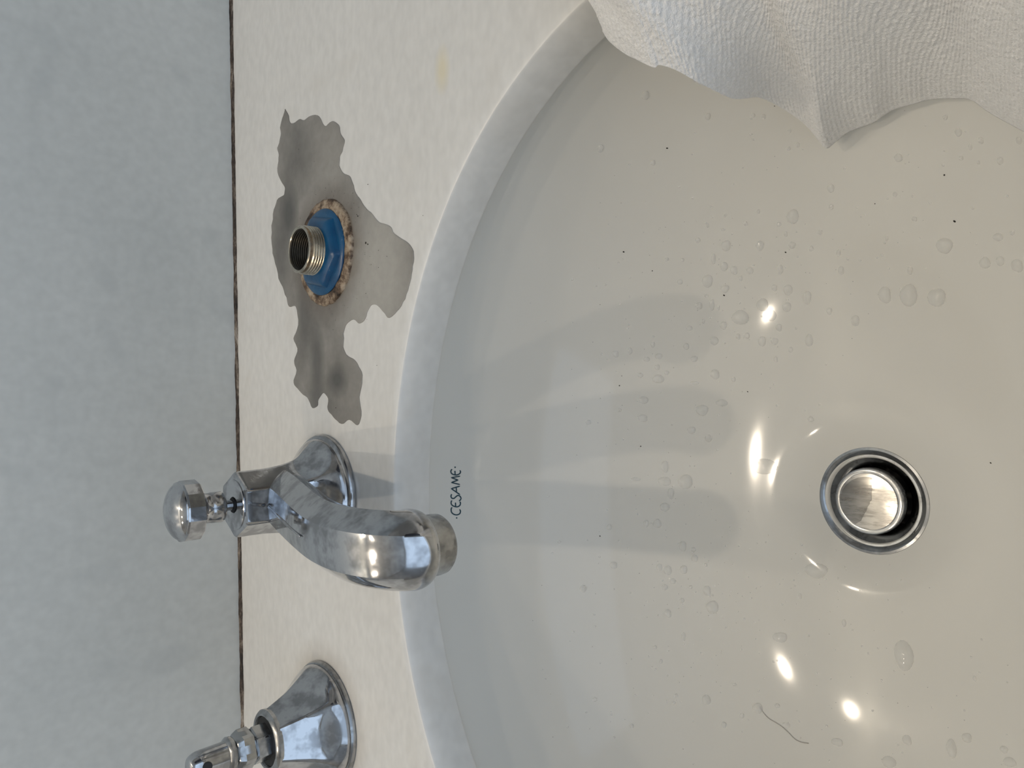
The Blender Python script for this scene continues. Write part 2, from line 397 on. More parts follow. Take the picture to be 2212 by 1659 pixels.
def film(name, pts, z0, z1, m_, inset):
    """flat puddle with a rounded edge from a closed outline of (x, y)"""
    P = [Vector((p[0], p[1], 0)) for p in pts]; n = len(P)
    bm = bmesh.new(); lay = []
    for dz, ins in ((z0, 0), (z0+(z1-z0)*.7, inset*.35), (z1, inset)):
        row = []
        for i in range(n):
            t = (P[(i+1) % n]-P[i-1]); t = t.normalized() if t.length > 0 else Vector((1, 0, 0)); q = Vector((-t.y, t.x, 0))
            row.append(bm.verts.new((P[i]+q*ins*SGN)+Vector((0, 0, dz))))
        lay.append(row)
    for a in (0, 1):
        for i in range(n): bm.faces.new((lay[a][i], lay[a][(i+1) % n], lay[a+1][(i+1) % n], lay[a+1][i]))
    fc = bm.faces.new(lay[2]); bmesh.ops.triangulate(bm, faces=[fc])
    bmesh.ops.recalc_face_normals(bm, faces=bm.faces[:])
    me = bpy.data.meshes.new(name); bm.to_mesh(me); bm.free(); return obj(name, me, m_, None, False)
def area2(p): return sum(p[i-1][0]*p[i][1]-p[i][0]*p[i-1][1] for i in range(len(p)))
# thin sheet of water on the plug, ragged edge across the middle (5.185x crop at 1700,920)
zt = DZ+0.0002+0.0059
edge = [(948, 580), (952, 640), (946, 690), (956, 700), (950, 760), (952, 830), (930, 850), (925, 880), (905, 905), (890, 950), (868, 985), (845, 1030), (830, 1062), (790, 1085), (765, 1100)]
arc = [(735, 1080), (690, 1040), (645, 985), (612, 920), (597, 850), (600, 780), (620, 720), (660, 660), (720, 610), (790, 580), (870, 568), (920, 572)]
pp = [on_z(1700+x/5.185, 920+y/5.185, zt)[:2] for x, y in edge+arc]
SGN = 1 if area2(pp) > 0 else -1
wf = film('water_film', pp, zt+0.00005, zt+0.0009, M['film'], 0.0006)
tag(wf, 'thin sheet of water with ragged edge lying on the drain plug', 'water')

# ------------------------------------------------------------------ damp patch on the counter (2.306x crop at 560,220)
op = [(130, 35), (150, 70), (160, 108), (200, 85), (225, 92), (255, 68), (300, 72), (320, 110), (335, 122), (350, 100), (375, 98), (400, 120), (410, 165), (427, 195), (418, 240), (402, 275), (405, 330), (420, 355), (455, 375), (475, 430), (500, 480), (530, 525), (565, 560), (600, 600), (650, 615), (680, 660), (740, 700), (765, 730), (770, 800), (755, 880), (735, 960), (700, 1030), (650, 1075), (620, 1050), (585, 1012), (550, 1025), (530, 1080), (500, 1105), (470, 1085), (432, 1115), (420, 1200), (435, 1260), (480, 1290), (505, 1330), (515, 1400), (500, 1470), (512, 1560), (490, 1610), (450, 1585), (410, 1605), (370, 1570), (345, 1530), (345, 1480), (320, 1450), (300, 1480), (290, 1515), (265, 1525), (240, 1475), (200, 1440), (175, 1400), (185, 1340), (175, 1290), (192, 1230), (172, 1180), (195, 1110), (185, 1020), (150, 1020), (130, 960), (100, 880), (75, 780), (62, 680), (70, 560), (90, 490), (125, 465), (130, 435), (118, 405), (90, 350), (100, 280), (92, 230), (108, 180), (105, 130), (120, 70)]
cl = smooth_line(op+[op[0]], 4)[:-1]
pp = []
for i, (x, y) in enumerate(cl):
    x += 5*noise.noise(Vector((x*.03, y*.03, 1))); y += 5*noise.noise(Vector((x*.03, y*.03, 7)))
    pp.append(on_z(560+x/2.306, 220+y/2.306)[:2])
SGN = 1 if area2(pp) > 0 else -1
m, nt, b = mat('wet_marble'); M['wet'] = m
vec = coords(nt); n1 = tex(nt, vec, 38, 4, 0.6); n2 = tex(nt, vec, 220, 3, 0.6)
c = ramp(nt, n1, [(0.25, (0.19, 0.178, 0.16)), (0.75, (0.33, 0.315, 0.29))])
LITE = (0.46, 0.445, 0.41); DK = (0.10, 0.098, 0.09)
for x, y, rx, ry, col, k in ((620, 830, .055, .032, LITE, .9), (520, 1000, .05, .03, LITE, .6), (350, 330, .03, .03, LITE, .45), (150, 560, .022, .013, DK, .95), (190, 250, .03, .022, DK, .40), (110, 760, .034, .014, DK, .55), (230, 1090, .03, .012, DK, .60), (290, 1300, .03, .010, DK, .75), (390, 1385, .010, .013, DK, .9), (330, 1520, .02, .02, DK, .35)):
    c = blob(nt, x, y, rx, ry, col, c, k)
c = blob(nt, (0.0705, -0.1165), None, .040, .040, (0.10, 0.065, 0.04), c, .95)
c = mix(nt, c, ramp(nt, n2, [(0.3, (0.85, 0.85, 0.85)), (0.7, (1, 1, 1))]), 0.6, 'MULTIPLY')
nt.links.new(c, b.inputs['Base Color']); b.inputs['Roughness'].default_value = 0.20
wp = film('water_patch', pp, 0.00005, 0.0004, M['wet'], 0.0006)
tag(wp, 'grey wet patch spreading over the counter around the blue plastic nut', 'water')

# ------------------------------------------------------------------ bare supply stub with blue nut
TX, TY = 0.0705, -0.1165
stub = empty('supply_pipe_fitting', (TX, TY, 0.0004))
tag(stub, 'bare threaded pipe stub in a blue plastic hex nut on wet counter', 'pipe fitting')
def ragged(name, prof, m_, par, n=120, amp=0.0006):
    rs = []
    for r, z in prof:
        rs.append([((r+amp*noise.noise(Vector((math.cos(2*math.pi*j/n)*6, math.sin(2*math.pi*j/n)*6, r*300))))*math.cos(2*math.pi*j/n), (r+amp*noise.noise(Vector((math.cos(2*math.pi*j/n)*6, math.sin(2*math.pi*j/n)*6, r*300))))*math.sin(2*math.pi*j/n), z+(0.5*amp*noise.noise(Vector((math.cos(2*math.pi*j/n)*9, math.sin(2*math.pi*j/n)*9, r*500))) if z > 0 else 0)) for j in range(n)])
    return rings(name, rs, m_, par, False, False)
ragged('putty_ring', [(0.0278, 0.0), (0.0276, 0.0010), (0.0265, 0.0017), (0.0250, 0.0016), (0.0240, 0.0021), (0.0228, 0.0020), (0.0215, 0.0012)], M['putty'], stub)
lathe('washer', [(0.0222, 0.0005), (0.0225, 0.0022), (0.0218, 0.0030), (0.0190, 0.0034), (0.0165, 0.0034)], M['blue'], stub, 96, 50, False, False)
lathe('hex_nut', [(0.0208, 0.0030, 1), (0.0206, 0.0034, 1), (0.0196, 0.0052, 1), (0.0180, 0.0064, 0.9), (0.0150, 0.0070, 0.3), (0.0124, 0.0072)], M['blue'], stub, 96, 30, False, False, rot=R(18))
prof = [(0.0122, 0.0060)]
z = 0.0066
while z < 0.0136:
    prof += [(0.0119, z), (0.0125, z+0.0005), (0.0125, z+0.0007), (0.0119, z+0.0012)]; z += 0.0014
prof += [(0.0120, 0.0146), (0.0121, 0.0151), (0.0117, 0.0155), (0.0108, 0.0155), (0.0105, 0.0152)]
pipe = lathe('threaded_pipe', prof, M['pipe'], stub, 64, 25, False, False)
prof = [(0.0105, 0.0152)]; z = 0.0150
while z > 0.004:
    prof += [(0.0105, z), (0.0101, z-0.0005), (0.0105, z-0.0010)]; z -= 0.0012
prof += [(0.0100, 0.0030), (0.0062, 0.0028), (0.0060, 0.0008), (0.001, 0.0006)]
m, nt, b = mat('dark_brass'); M['bore'] = m  # bore in a darker brass tone than the pipe outside
c = ramp(nt, tex(nt, coords(nt), 150), [(0.3, (0.03, 0.026, 0.02)), (0.7, (0.09, 0.075, 0.055))]); nt.links.new(c, b.inputs['Base Color']); b.inputs['Roughness'].default_value = 0.35; b.inputs['Metallic'].default_value = 0.6
lathe('pipe_bore', prof, M['bore'], stub, 64, 25, False, True)

# dark grit around the fitting
bm = bmesh.new()
spots = [(200, 237, 2.4), (545, 412, 2.2), (495, 570, 4), (490, 562, 2.5), (535, 703, 5), (545, 710, 3), (598, 825, 1.6), (598, 740, 1.6), (640, 770, 1.4), (820, 567, 1.6), (385, 1524, 2.6), (372, 1135, 2), (590, 1313, 1.6), (470, 455, 1.5), (365, 450, 1.6), (375, 470, 1.4), (380, 445, 1.3), (535, 955, 1.8), (530, 760, 1.4), (278, 298, 1.2)]
rnd = random.Random(3)
for i in range(110):
    a = rnd.random()*6.28; q = 240+abs(rnd.gauss(0, 80)); spots.append((330+q*.55*math.cos(a)+40, 760+q*1.05*math.sin(a), rnd.uniform(.5, 1.3)))
for x, y, s in spots:
    p = on_z(560+x/2.306, 220+y/2.306); s = s*0.00011
    r = bmesh.ops.create_icosphere(bm, subdivisions=1, radius=1.0)
    T = Matrix.Translation((p[0], p[1], 0.0005)) @ Matrix.Rotation(rnd.random()*3, 4, 'Z') @ Matrix.Diagonal((s*rnd.uniform(.7, 1.8), s*rnd.uniform(.6, 1.2), s*.6, 1))
    bmesh.ops.transform(bm, matrix=T, verts=r['verts'])
me = bpy.data.meshes.new('grit'); bm.to_mesh(me); bm.free()
M['grit'] = plain('dark_grit', (0.02, 0.016, 0.012), 0.7)
tag(obj('grit', me, M['grit']), 'tiny dark specks of grit scattered on counter around the blue nut', 'grit', kind='stuff')

# ------------------------------------------------------------------ centre tap
CX, CY = -0.0565, -0.1115
tap = empty('basin_tap', (CX, CY, 0))
tag(tap, 'chrome basin tap with long spout and lift knob on top', 'tap')
lathe('base_flange', [(0.0300, 0.0), (0.0312, 0.0006), (0.0314, 0.0022), (0.0306, 0.0036), (0.0290, 0.0042), (0.026, 0.0042)], M['chrome'], tap, 96, 40)
def loftprof(ctrl, m_=10):
    out = []
    P = [np.array(p, float) for p in ctrl]; Q = [2*P[0]-P[1]]+P+[2*P[-1]-P[-2]]
    for i in range(1, len(Q)-2):
        for k in range(m_):
            t = k/m_; a, b_, c_, d_ = Q[i-1], Q[i], Q[i+1], Q[i+2]
            out.append(0.5*((2*b_)+(-a+c_)*t+(2*a-5*b_+4*c_-d_)*t*t+(-a+3*b_-3*c_+d_)*t**3))
    return [tuple(p) for p in out]+[tuple(P[-1])]
col = loftprof([(0.0294, 0.0036, 0.0), (0.0286, 0.0066, 0.15), (0.0248, 0.0112, 0.55), (0.0202, 0.0165, 0.8), (0.0178, 0.024, 1.0), (0.0167, 0.032, 1.0), (0.0163, 0.040, 1.0), (0.0163, 0.0470, 1.0)], 6)
col += [(0.0161, 0.0484, 1.0), (0.0155, 0.0491, 1.0)]
lathe('column', col, M['chrome'], tap, 144, 24)
lathe('cap', [(0.0122, 0.0488), (0.0122, 0.0494), (0.0118, 0.0497), (0.0040, 0.0497), (0.0034, 0.0490), (0.0034, 0.047)], M['chrome'], tap, 64, 30, False, False)
lathe('seal', [(0.0036, 0.0480), (0.0036, 0.0502), (0.0026, 0.0504)], M['dark'], tap, 32)
lathe('lift_rod', [(0.0025, 0.046), (0.0025, 0.060)], M['chrome'], tap, 24)
knob = lathe('lift_knob', [(0.0030, 0.0552), (0.0068, 0.0552), (0.0073, 0.0558), (0.0073, 0.0605), (0.0071, 0.0612), (0.0070, 0.0635), (0.0078, 0.0648), (0.0098, 0.0663), (0.0125, 0.0671)], M['chrome'], tap, 64, 40)
rs = []
for r, z in ((0.0120, 0.0668), (0.0137, 0.0671), (0.0142, 0.0677), (0.0142, 0.0745), (0.0138, 0.0753), (0.0130, 0.0755)):
    ring = []
    for j in range(84):
        a = 2*math.pi*j/84; k = (a % (2*math.pi/14))-math.pi/14
        rr = r*math.cos(math.pi/14)/math.cos(k); ring.append((rr*math.cos(a), rr*math.sin(a), z))
    rs.append(ring)
gr = rings('grip_ring', rs, M['chrome'], knob, True, True, 14)
lathe('dome', loftprof([(0.0134, 0.0749), (0.0128, 0.0762), (0.0112, 0.0778), (0.0085, 0.0793), (0.0050, 0.0803), (0.0004, 0.0807)], 6), M['chrome'], knob, 64, 60)

# spout: a faceted section swept from the column, rising, then turning down into the nozzle
HEXS = [(0.0, 1.06), (0.52, 1.0), (1.0, 0.12), (0.86, -0.45), (0.45, -1.0), (-0.45, -1.0), (-0.86, -0.45), (-1.0, 0.12), (-0.52, 1.0)]
NT = 90
def section(w_round, crest, circ):
    P = [np.array(p) for p in HEXS]; P[0] = np.array([0.0, 1.0+crest]); n = len(P); out = []
    for i in range(NT):
        t = i/NT*n; k = int(t); u = t-k
        a, b_, c_, d_ = P[(k-1) % n], P[k % n], P[(k+1) % n], P[(k+2) % n]
        lin = b_+(c_-b_)*u
        bs = ((1-u)**3*a+(3*u**3-6*u*u+4)*b_+(-3*u**3+3*u*u+3*u+1)*c_+u**3*d_)/6
        q = lin*(1-w_round)+bs*w_round
        ang = math.atan2(q[0], q[1]); cc = np.array([math.sin(ang), math.cos(ang)])
        out.append(q*(1-circ)+cc*circ)
    return out
# stations: Y, Z, pitch(deg), half width, half height, rounding, crest, circle
ST = [(-0.107, 0.0225, 16, .0125, .0085, .15, .06, 0), (-0.122, 0.0270, 16, .0160, .0092, .15, .10, 0), (-0.140, 0.0322, 16, .0166, .0092, .15, .12, 0), (-0.165, 0.0395, 16, .0158, .0092, .15, .12, 0), (-0.190, 0.0465, 15, .0147, .0093, .18, .10, 0),
      (-0.208, 0.0505, 9, .0143, .0096, .2, .05, 0), (-0.223, 0.0515, -6, .0144, .0104, .22, .0, .0), (-0.234, 0.0495, -30, .0145, .0120, .22, 0, .08),
      (-0.2410, 0.0465, -58, .0146, .0136, .25, 0, .25), (-0.2450, 0.0435, -80, .0146, .0142, .3, 0, .6), (-0.2462, 0.0405, -90, .0146, .0146, .4, 0, 1.0), (-0.2462, 0.0375, -90, .0138, .0138, .4, 0, 1.0), (-0.2462, 0.0368, -90, .0125, .0125, .4, 0, 1.0)]
SA = [np.array(s, float) for s in ST]; Q = [2*SA[0]-SA[1]]+SA+[2*SA[-1]-SA[-2]]
rs = []
def stations(m_=9):
    for i in range(1, len(Q)-2):
        for k in range(m_):
            t = k/m_; a, b_, c_, d_ = Q[i-1], Q[i], Q[i+1], Q[i+2]
            if i in (len(Q)-3,): yield b_+(c_-b_)*t
            else: yield 0.5*((2*b_)+(-a+c_)*t+(2*a-5*b_+4*c_-d_)*t*t+(-a+3*b_-3*c_+d_)*t**3)
    yield Q[-2]
def spx(y): return (y-CY)*0.018      # the spout is turned very slightly to the left
for s in stations():
    th = R(s[2]); sec = section(min(1, max(0, s[5])), max(0, s[6]), min(1, max(0, s[7])))
    nrm = (-math.sin(th)*-1.0, math.cos(th))      # outward normal in (Y,Z): path runs towards -Y
    ring = []
    for q in sec:
        ring.append((spx(s[0])+q[0]*s[3], (s[0]-CY)+(math.sin(th))*q[1]*s[4], s[1]+math.cos(th)*q[1]*s[4]))
    rs.append(ring)
spout = rings('spout', rs, M['chrome'], tap, True, True, 28)
def top_of(y):
    for a, b_ in zip(ST, ST[1:]):
        if b_[0] <= y <= a[0]:
            t = (a[0]-y)/(a[0]-b_[0]); return (a[1]+(b_[1]-a[1])*t)+(a[4]+(b_[4]-a[4])*t)*1.10
pts = [(spx(y)+0.0002, y-CY, top_of(y)+0.0006) for y in np.linspace(-0.128, -0.200, 24)]
tube('ridge', pts, lambda t: 0.0009*(1-0.6*t), M['chrome'], spout, 6)
NZ = (spx(-0.2462), -0.2462-CY)
rs = []
for r, z in ((0.0116, 0.0385), (0.0116, 0.0362), (0.0113, 0.0356), (0.0113, 0.0300), (0.0111, 0.0282), (0.0104, 0.0272), (0.0090, 0.0272), (0.0088, 0.031)):
    rs.append([(NZ[0]+r*math.cos(2*math.pi*j/72), NZ[1]+r*math.sin(2*math.pi*j/72), z) for j in range(72)])
rings('nozzle', rs, M['chrome_old'], tap, True, True, 40)

# ------------------------------------------------------------------ side valve without its handle
VX, VY = -0.1775, -0.1085
val = empty('tap_valve', (VX, VY, 0))
tag(val, 'chrome bell-shaped side valve with bare stem, cut off at frame edge', 'tap valve')
lathe('base_ring', [(0.0300, 0.0), (0.0308, 0.0005), (0.0309, 0.0018), (0.0303, 0.0030), (0.029, 0.0034)], M['chrome_old'], val, 96, 40)
pr = loftprof([(0.0296, 0.0028, 0.0), (0.0298, 0.0052, 0.15), (0.0288, 0.0088, 0.55), (0.0255, 0.0138, 0.95), (0.0215, 0.0195, 1.0), (0.0186, 0.0250, 1.0), (0.0166, 0.0295, 1.0), (0.0156, 0.0318, 1.0)], 6)
lathe('bell', pr, M['chrome'], val, 144, 22, rot=R(8))
lathe('collar', [(0.0152, 0.0312), (0.0152, 0.0330), (0.0144, 0.0340), (0.0132, 0.0346), (0.0124, 0.0344), (0.0118, 0.033)], M['chrome_old'], val, 72, 35)
lathe('gap_shade_ring', [(0.0118, 0.0315), (0.0118, 0.0335), (0.0060, 0.0335)], M['dark'], val, 40)  # black ring painted in for the shade of the gap
st = lathe('stem_nut', [(0.0092, 0.0320, 1), (0.0092, 0.0405, 1), (0.0085, 0.0412, 1)], M['chrome_old'], val, 96, 22, rot=R(10))
lathe('screw_hole_shade', [(0.0, 0.0), (0.0011, 0.0001), (0.0011, 0.0006), (0.0, 0.0006)], M['dark'], st, 16).matrix_local = Matrix.Translation((0.0052, -0.0064, 0.0362)) @ Matrix.Rotation(R(-38.5), 4, 'Z') @ Matrix.Rotation(R(90), 4, 'X') @ Matrix.Translation((0, 0, 0.0))  # small black disc on the facet in place of a shaded hole
lathe('stem_sleeve', [(0.0080, 0.0408, .8), (0.0100, 0.0425, 1), (0.0100, 0.0475, 1), (0.0086, 0.0500, .8), (0.0078, 0.0505, .5)], M['chrome_old'], val, 96, 22, rot=R(20))
lathe('stem_ring', [(0.0068, 0.0500), (0.0080, 0.0512), (0.0082, 0.0530), (0.0074, 0.0540), (0.0066, 0.0545)], M['chrome_old'], val, 48, 40)
lathe('stem_tip', loftprof([(0.0067, 0.0535), (0.0066, 0.0600), (0.0065, 0.0660), (0.0060, 0.0690), (0.0048, 0.0712), (0.0025, 0.0722), (0.0004, 0.0724)], 4), M['chrome'], val, 48, 50)
h = lathe('tip_hole_shade', [(0.0, 0.0), (0.0022, 0.0002), (0.0022, 0.0010), (0.0, 0.0010)], M['dark'], val, 24)  # hole drawn as a black disc, its shade put into the colour
h.matrix_local = Matrix.Translation((0.0010, -0.0058, 0.0650)) @ Matrix.Rotation(R(80), 4, 'X')

# ------------------------------------------------------------------ towel
ep = [(70, 0), (105, 60), (130, 120), (165, 195), (245, 262), (300, 290), (390, 332), (420, 320), (500, 345), (600, 400), (700, 450), (780, 485), (850, 484), (910, 480), (1000, 520), (1100, 585), (1160, 640), (1200, 690), (1240, 730), (1285, 700), (1340, 655), (1400, 630), (1480, 600), (1560, 545), (1660, 515), (1750, 490), (1870, 485), (1950, 492), (2050, 560), (2212, 650), (2380, 750), (2600, 880)]
E2 = [(35, -80)]+ep
line = smooth_line(E2, 12)
line = [(1240+p[0]/2.2757, p[1]/2.2757) for p in line]
seg = np.r_[0, np.cumsum([math.dist(line[i], line[i+1]) for i in range(len(line)-1)])]
NSX, NV, NEXT = 720, 320, 80
us = np.linspace(0, seg[-1], NSX)
lx = np.interp(us, seg, [p[0] for p in line]); ly = np.interp(us, seg, [p[1] for p in line])
Ed = []
for x, y in zip(lx, ly):
    p = hit(x, y); d = ray(x, y); pb = p-d*0.0075; pc = on_z(x, y, 0.007)
    k = min(1.0, max(0.0, (x-1310)/470)); k = (k*k*(3-2*k))**1.7
    tb, tc_ = np.linalg.norm(pb-CAM), np.linalg.norm(pc-CAM)
    tt = min(tb, tc_*(1-k)+tb*k) if tc_ < tb else tb
    Ed.append(CAM+d/np.linalg.norm(d)*tt)
Ed = np.array(Ed)
ker = np.ones(61)/61
for k in range(3):      # smooth the distance, keep the outline
    t = np.array([np.linalg.norm(Ed[i]-CAM) for i in range(NSX)]); tp = np.r_[[t[0]]*30, t, [t[-1]]*30]; t2 = np.convolve(tp, ker, 'valid')
    t2 = np.minimum(t2, t)
    Ed = np.array([CAM+(Ed[i]-CAM)/t[i]*t2[i] for i in range(NSX)])
s01 = us/seg[-1]
Es = Ed.copy(); kk = np.ones(91)/91
for c_ in range(3):
    for _ in range(2):
        Es[:, c_] = np.convolve(np.r_[[Es[0, c_]]*45, Es[:, c_], [Es[-1, c_]]*45], kk, 'valid')
sx = lambda px: float(np.interp(px, lx, s01))
verts = np.zeros((NSX, NV, 3)); low = np.zeros((NSX, NV))
for i in range(NSX):
    s = s01[i]; Ei = Ed[i]
    T = on_z(1225+1300*s, -150-60*s, 0.014)
    a_ = R(22-62*s); out_ = np.array([math.cos(a_), math.sin(a_), 0.0])
    for j in range(NV):
        ext = max(0.0, (j-(NV-NEXT-1))/NEXT); vv = min(1.0, j/(NV-NEXT-1)); sm = min(1.0, vv/0.45); sm = sm*sm*(3-2*sm); wi = sm*min(1.0, max(0.0, (i-10)/160)); E_ = Ei*(1-wi)+Es[i]*wi
        q = E_+(T-E_)*vv+out_*(0.24*ext)
        low[i, j] = surf_z(q[0], q[1])
        fold = 0.010*math.cos(2*math.pi*(s-0.17+0.04*vv)/0.36)+0.003*math.cos(2*math.pi*(s+0.25*vv)/0.15+1.0)
        z = Ei[2]+(0.014-Ei[2])*vv**0.85 + min(1.0, vv*2.0)*(fold+0.010)
        verts[i, j] = (q[0], q[1], z)
V = verts; base = V[:, :, 2].copy(); base[:, 1:] = np.maximum(base[:, 1:], low[:, 1:]+0.006)
zz = base.copy()
for k in range(40):
    t = zz.copy()
    t[1:-1] = (zz[:-2]+2*zz[1:-1]+zz[2:])/4
    t[2:-2] = 0.5*t[2:-2]+0.25*(zz[:-4]+zz[4:])
    u_ = t.copy(); u_[:, 1:-1] = (t[:, :-2]+2*t[:, 1:-1]+t[:, 2:])/4
    u_[:, 0] = base[:, 0]
    u_[:, 1:] = np.maximum(u_[:, 1:], low[:, 1:]+0.0035); zz = u_
V[:, :, 2] = zz
# terry: ribs of loops plus fuzz, displaced along the surface normal
dU = np.gradient(V, axis=0); dV = np.gradient(V, axis=1); nn = np.cross(dU, dV); nn /= (np.linalg.norm(nn, axis=2, keepdims=True)+1e-12)
if nn[:, :, 2].mean() < 0: nn = -nn
for i in range(NSX):
    for j in range(NV):
        p = V[i, j]
        rib = math.sin(i*2*math.pi/5.7+j*0.015)
        fz = noise.noise(Vector((p[0]*520, p[1]*520, p[2]*520)))+0.6*noise.noise(Vector((p[0]*1100, p[1]*1100, p[2]*1100)))
        V[i, j] = p+nn[i, j]*min(1.0, 0.15+s01[i]/0.10)*min(1.0, j/6)*(0.00017*rib*(0.7+0.3*fz)+0.00028*fz)
f = []
for i in range(NSX-1):
    for j in range(NV-1): f.append((i*NV+j, (i+1)*NV+j, (i+1)*NV+j+1, i*NV+j+1))
me = mesh('towel', V.reshape(-1, 3), f); tw = obj('towel', me, M['towel'])
if sum(p.normal.z for p in me.polygons) < 0: me.flip_normals()
so = tw.modifiers.new('Solidify', 'SOLIDIFY'); so.thickness = 0.0022; so.offset = -1
tag(tw, 'white ribbed terry towel draped over the counter edge into the basin', 'towel')

# ------------------------------------------------------------------ water drops in the basin: (x, y, w, h) in crops of the photograph
d7 = [(1120,148,60,68),(805,285,45,55),(965,285,40,48),(672,260,24,28),(795,383,38,46),(842,402,36,40),(917,404,38,34),(717,453,50,64),(800,488,40,38),(587,457,26,28),(1060,398,30,50),(1348,402,32,40),(1337,320,24,36),(1250,222,24,28),(1117,283,34,34),(1208,300,22,30),(1098,494,44,52),(1033,484,30,32),(977,565,60,60),(1092,575,44,46),(1188,530,40,66),(873,625,78,72),(1020,615,46,56),(1055,672,32,36),(738,565,26,56),(678,570,32,36),(793,662,34,40),(632,675,30,26),(750,735,40,42),(862,715,24,30),(903,712,30,30),(975,737,38,50),(1035,737,36,34),(1197,733,38,64),(1110,777,24,30),(1040,822,22,30),(617,762,30,32),(655,820,34,30),(487,808,36,30),(430,822,30,26),(350,783,26,34),(282,797,36,32),(460,752,22,28),(480,860,26,30),(525,886,24,22),(485,915,52,44),(400,898,26,26),(752,893,48,44),(840,918,22,24),(655,935,48,18),(692,1062,60,52),(785,1028,56,34),(415,1015,48,38),(412,1100,50,34),(155,1120,28,24),(642,1157,40,36),(722,1195,34,36),(302,1062,22,20),(985,1328,122,76),(515,1398,66,40),(613,1400,72,66),(515,1330,36,60),(545,1455,32,56),(378,1388,48,18),(515,1520,46,44),(1555,518,64,76),(1668,520,86,104),(1800,530,86,90),(1837,285,80,74),(2028,367,52,58),(2100,358,40,48),(2180,380,60,60),(2090,245,50,38),(2157,225,22,26),(1673,403,28,42),(1565,250,18,24),(1603,43,22,26),(1695,160,28,24),(1300,15,36,40),(1302,103,24,28),(958,123,18,24),(898,182,20,26),(1055,185,22,24),(1087,230,20,28),(745,348,24,52),(718,190,14,28),(800,143,14,18),(792,210,20,14),(525,350,22,20),(600,353,18,16),(875,440,20,28),(1415,640,40,54),(1293,595,28,36),(1205,1105,30,30),(712,523,20,18),(698,643,18,22),(770,580,14,26)]
d8 = [(600,175,36,52),(657,232,34,36),(480,68,40,46),(428,68,28,36),(273,264,40,34),(530,288,40,44),(605,285,36,44),(490,275,30,36),(553,340,28,30),(515,368,30,30),(715,385,40,48),(740,462,62,60),(638,368,18,20),(130,375,32,36),(253,85,26,30),(597,430,22,26),(530,492,36,38),(470,652,20,20),(497,718,18,22),(605,600,20,44),(712,900,40,50),(187,898,22,22),(360,1023,20,22),(570,880,18,20),(558,915,18,20),(795,1018,26,30),(1047,928,26,24),(1645,690,88,150),(1660,1090,46,46),(1870,1130,50,90),(1943,1080,46,50),(2118,1135,40,36),(2145,1195,60,50),(1575,1195,66,60),(1330,1100,60,36),(955,940,50,50),(1060,605,70,50),(1230,290,110,70),(18,155,18,18),(650,190,24,24),(710,262,16,18),(1980,800,20,30),(1088,1020,40,30),(880,975,24,26),(845,828,22,16),(1363,537,20,40),(1155,410,16,30)]
d5 = [(350,470,38,44),(657,573,30,36),(130,730,30,40),(388,800,24,34),(880,567,22,26),(932,573,24,26),(1055,730,24,20),(1100,712,22,26),(1062,642,14,24),(1595,775,40,44),(1890,650,36,44),(2000,690,30,34),(1948,722,22,34),(2187,690,30,40),(1825,577,26,26),(1903,777,24,26),(2095,790,32,40),(1988,800,18,22),(870,660,20,14)]
drops = [(1200+x/2.186, 400+y/2.186, w_/2.186, h_/2.186) for x, y, w_, h_ in d7]+[(1200+x/2.186, 1100+y/2.186, w_/2.186, h_/2.186) for x, y, w_, h_ in d8]+[(1240+x/2.2757, y/2.2757, w_/2.2757, h_/2.2757) for x, y, w_, h_ in d5]
def drop_mesh(seed):
    rn = random.Random(seed); n = 18; prof = [(1.0, 0.0), (0.97, 0.22), (0.86, 0.48), (0.64, 0.74), (0.36, 0.91)]
    ph = [rn.uniform(0, 6.28) for _ in range(3)]; am = [rn.uniform(.02, .07), rn.uniform(.02, .06), rn.uniform(.01, .03)]
    v = []; f = []
    for r, z in prof:
        for j in range(n):
            a = 2*math.pi*j/n; q = r*(1+sum(am[k]*math.sin((k+2)*a+ph[k]) for k in range(3)))
            v.append((q*math.cos(a), q*math.sin(a), z))
    v.append((0, 0, 1.0))
    for i in range(4):
        for j in range(n): f.append((i*n+j, i*n+(j+1) % n, (i+1)*n+(j+1) % n, (i+1)*n+j))
    for j in range(n): f.append((4*n+j, 4*n+(j+1) % n, 5*n))
    me = mesh('water_droplet', v, f); me.materials.append(M['water']); me.polygons.foreach_set('use_smooth', [True]*len(me.polygons)); return me
DM = [drop_mesh(i) for i in range(6)]
def place_drop(i, x, y, w_, h_):
    p = hit(x, y, bowl_z)
    if p is None or math.hypot(p[0]-DRC[0], p[1]-DRC[1]) < 0.026: return None
    nn = bowl_n(p); dep = float((p-CAM)@F)/FPX
    # axes on the surface that project along the picture's axes
    pu = hit(x+3, y, bowl_z); pv = hit(x, y+3, bowl_z)
    au = Vector(pu-p)/3; av = Vector(pv-p)/3
    su, sv = au*w_/2, av*h_/2
    hgt = 0.62*min(su.length, sv.length)
    X = su; Y = -sv
    if X.cross(Y).dot(nn) < 0: Y = -Y
    o = bpy.data.objects.new('water_droplet', DM[i % 6]); COL.objects.link(o)
    mw = Matrix((X, Y, nn*hgt)).transposed().to_4x4(); mw.translation = Vector(p)-nn*0.00005
    o.matrix_world = mw; return o
BIG = {(1668,520): 'large round drop, middle of three in a row above the drain', (1800,530): 'large round drop, rightmost of three in a row above the drain', (1555,518): 'oval drop, leftmost of three in a row above the drain',
       (1837,285): 'large bright-tipped drop above the row of three drops', (985,1328): 'wide flat drop just left of the drain between two yellow reflections', (873,625): 'largest drop in the cluster left of the bright lamp reflection',
       (1120,148): 'single round drop above the main cluster of drops in the basin', (1645,690): 'long oval drop below and right of the drain', (613,1400): 'angular drop left of the drain on the basin floor', (740,462): 'round drop with bright glints below left of the drain'}
allsrc = d7+d8+d5
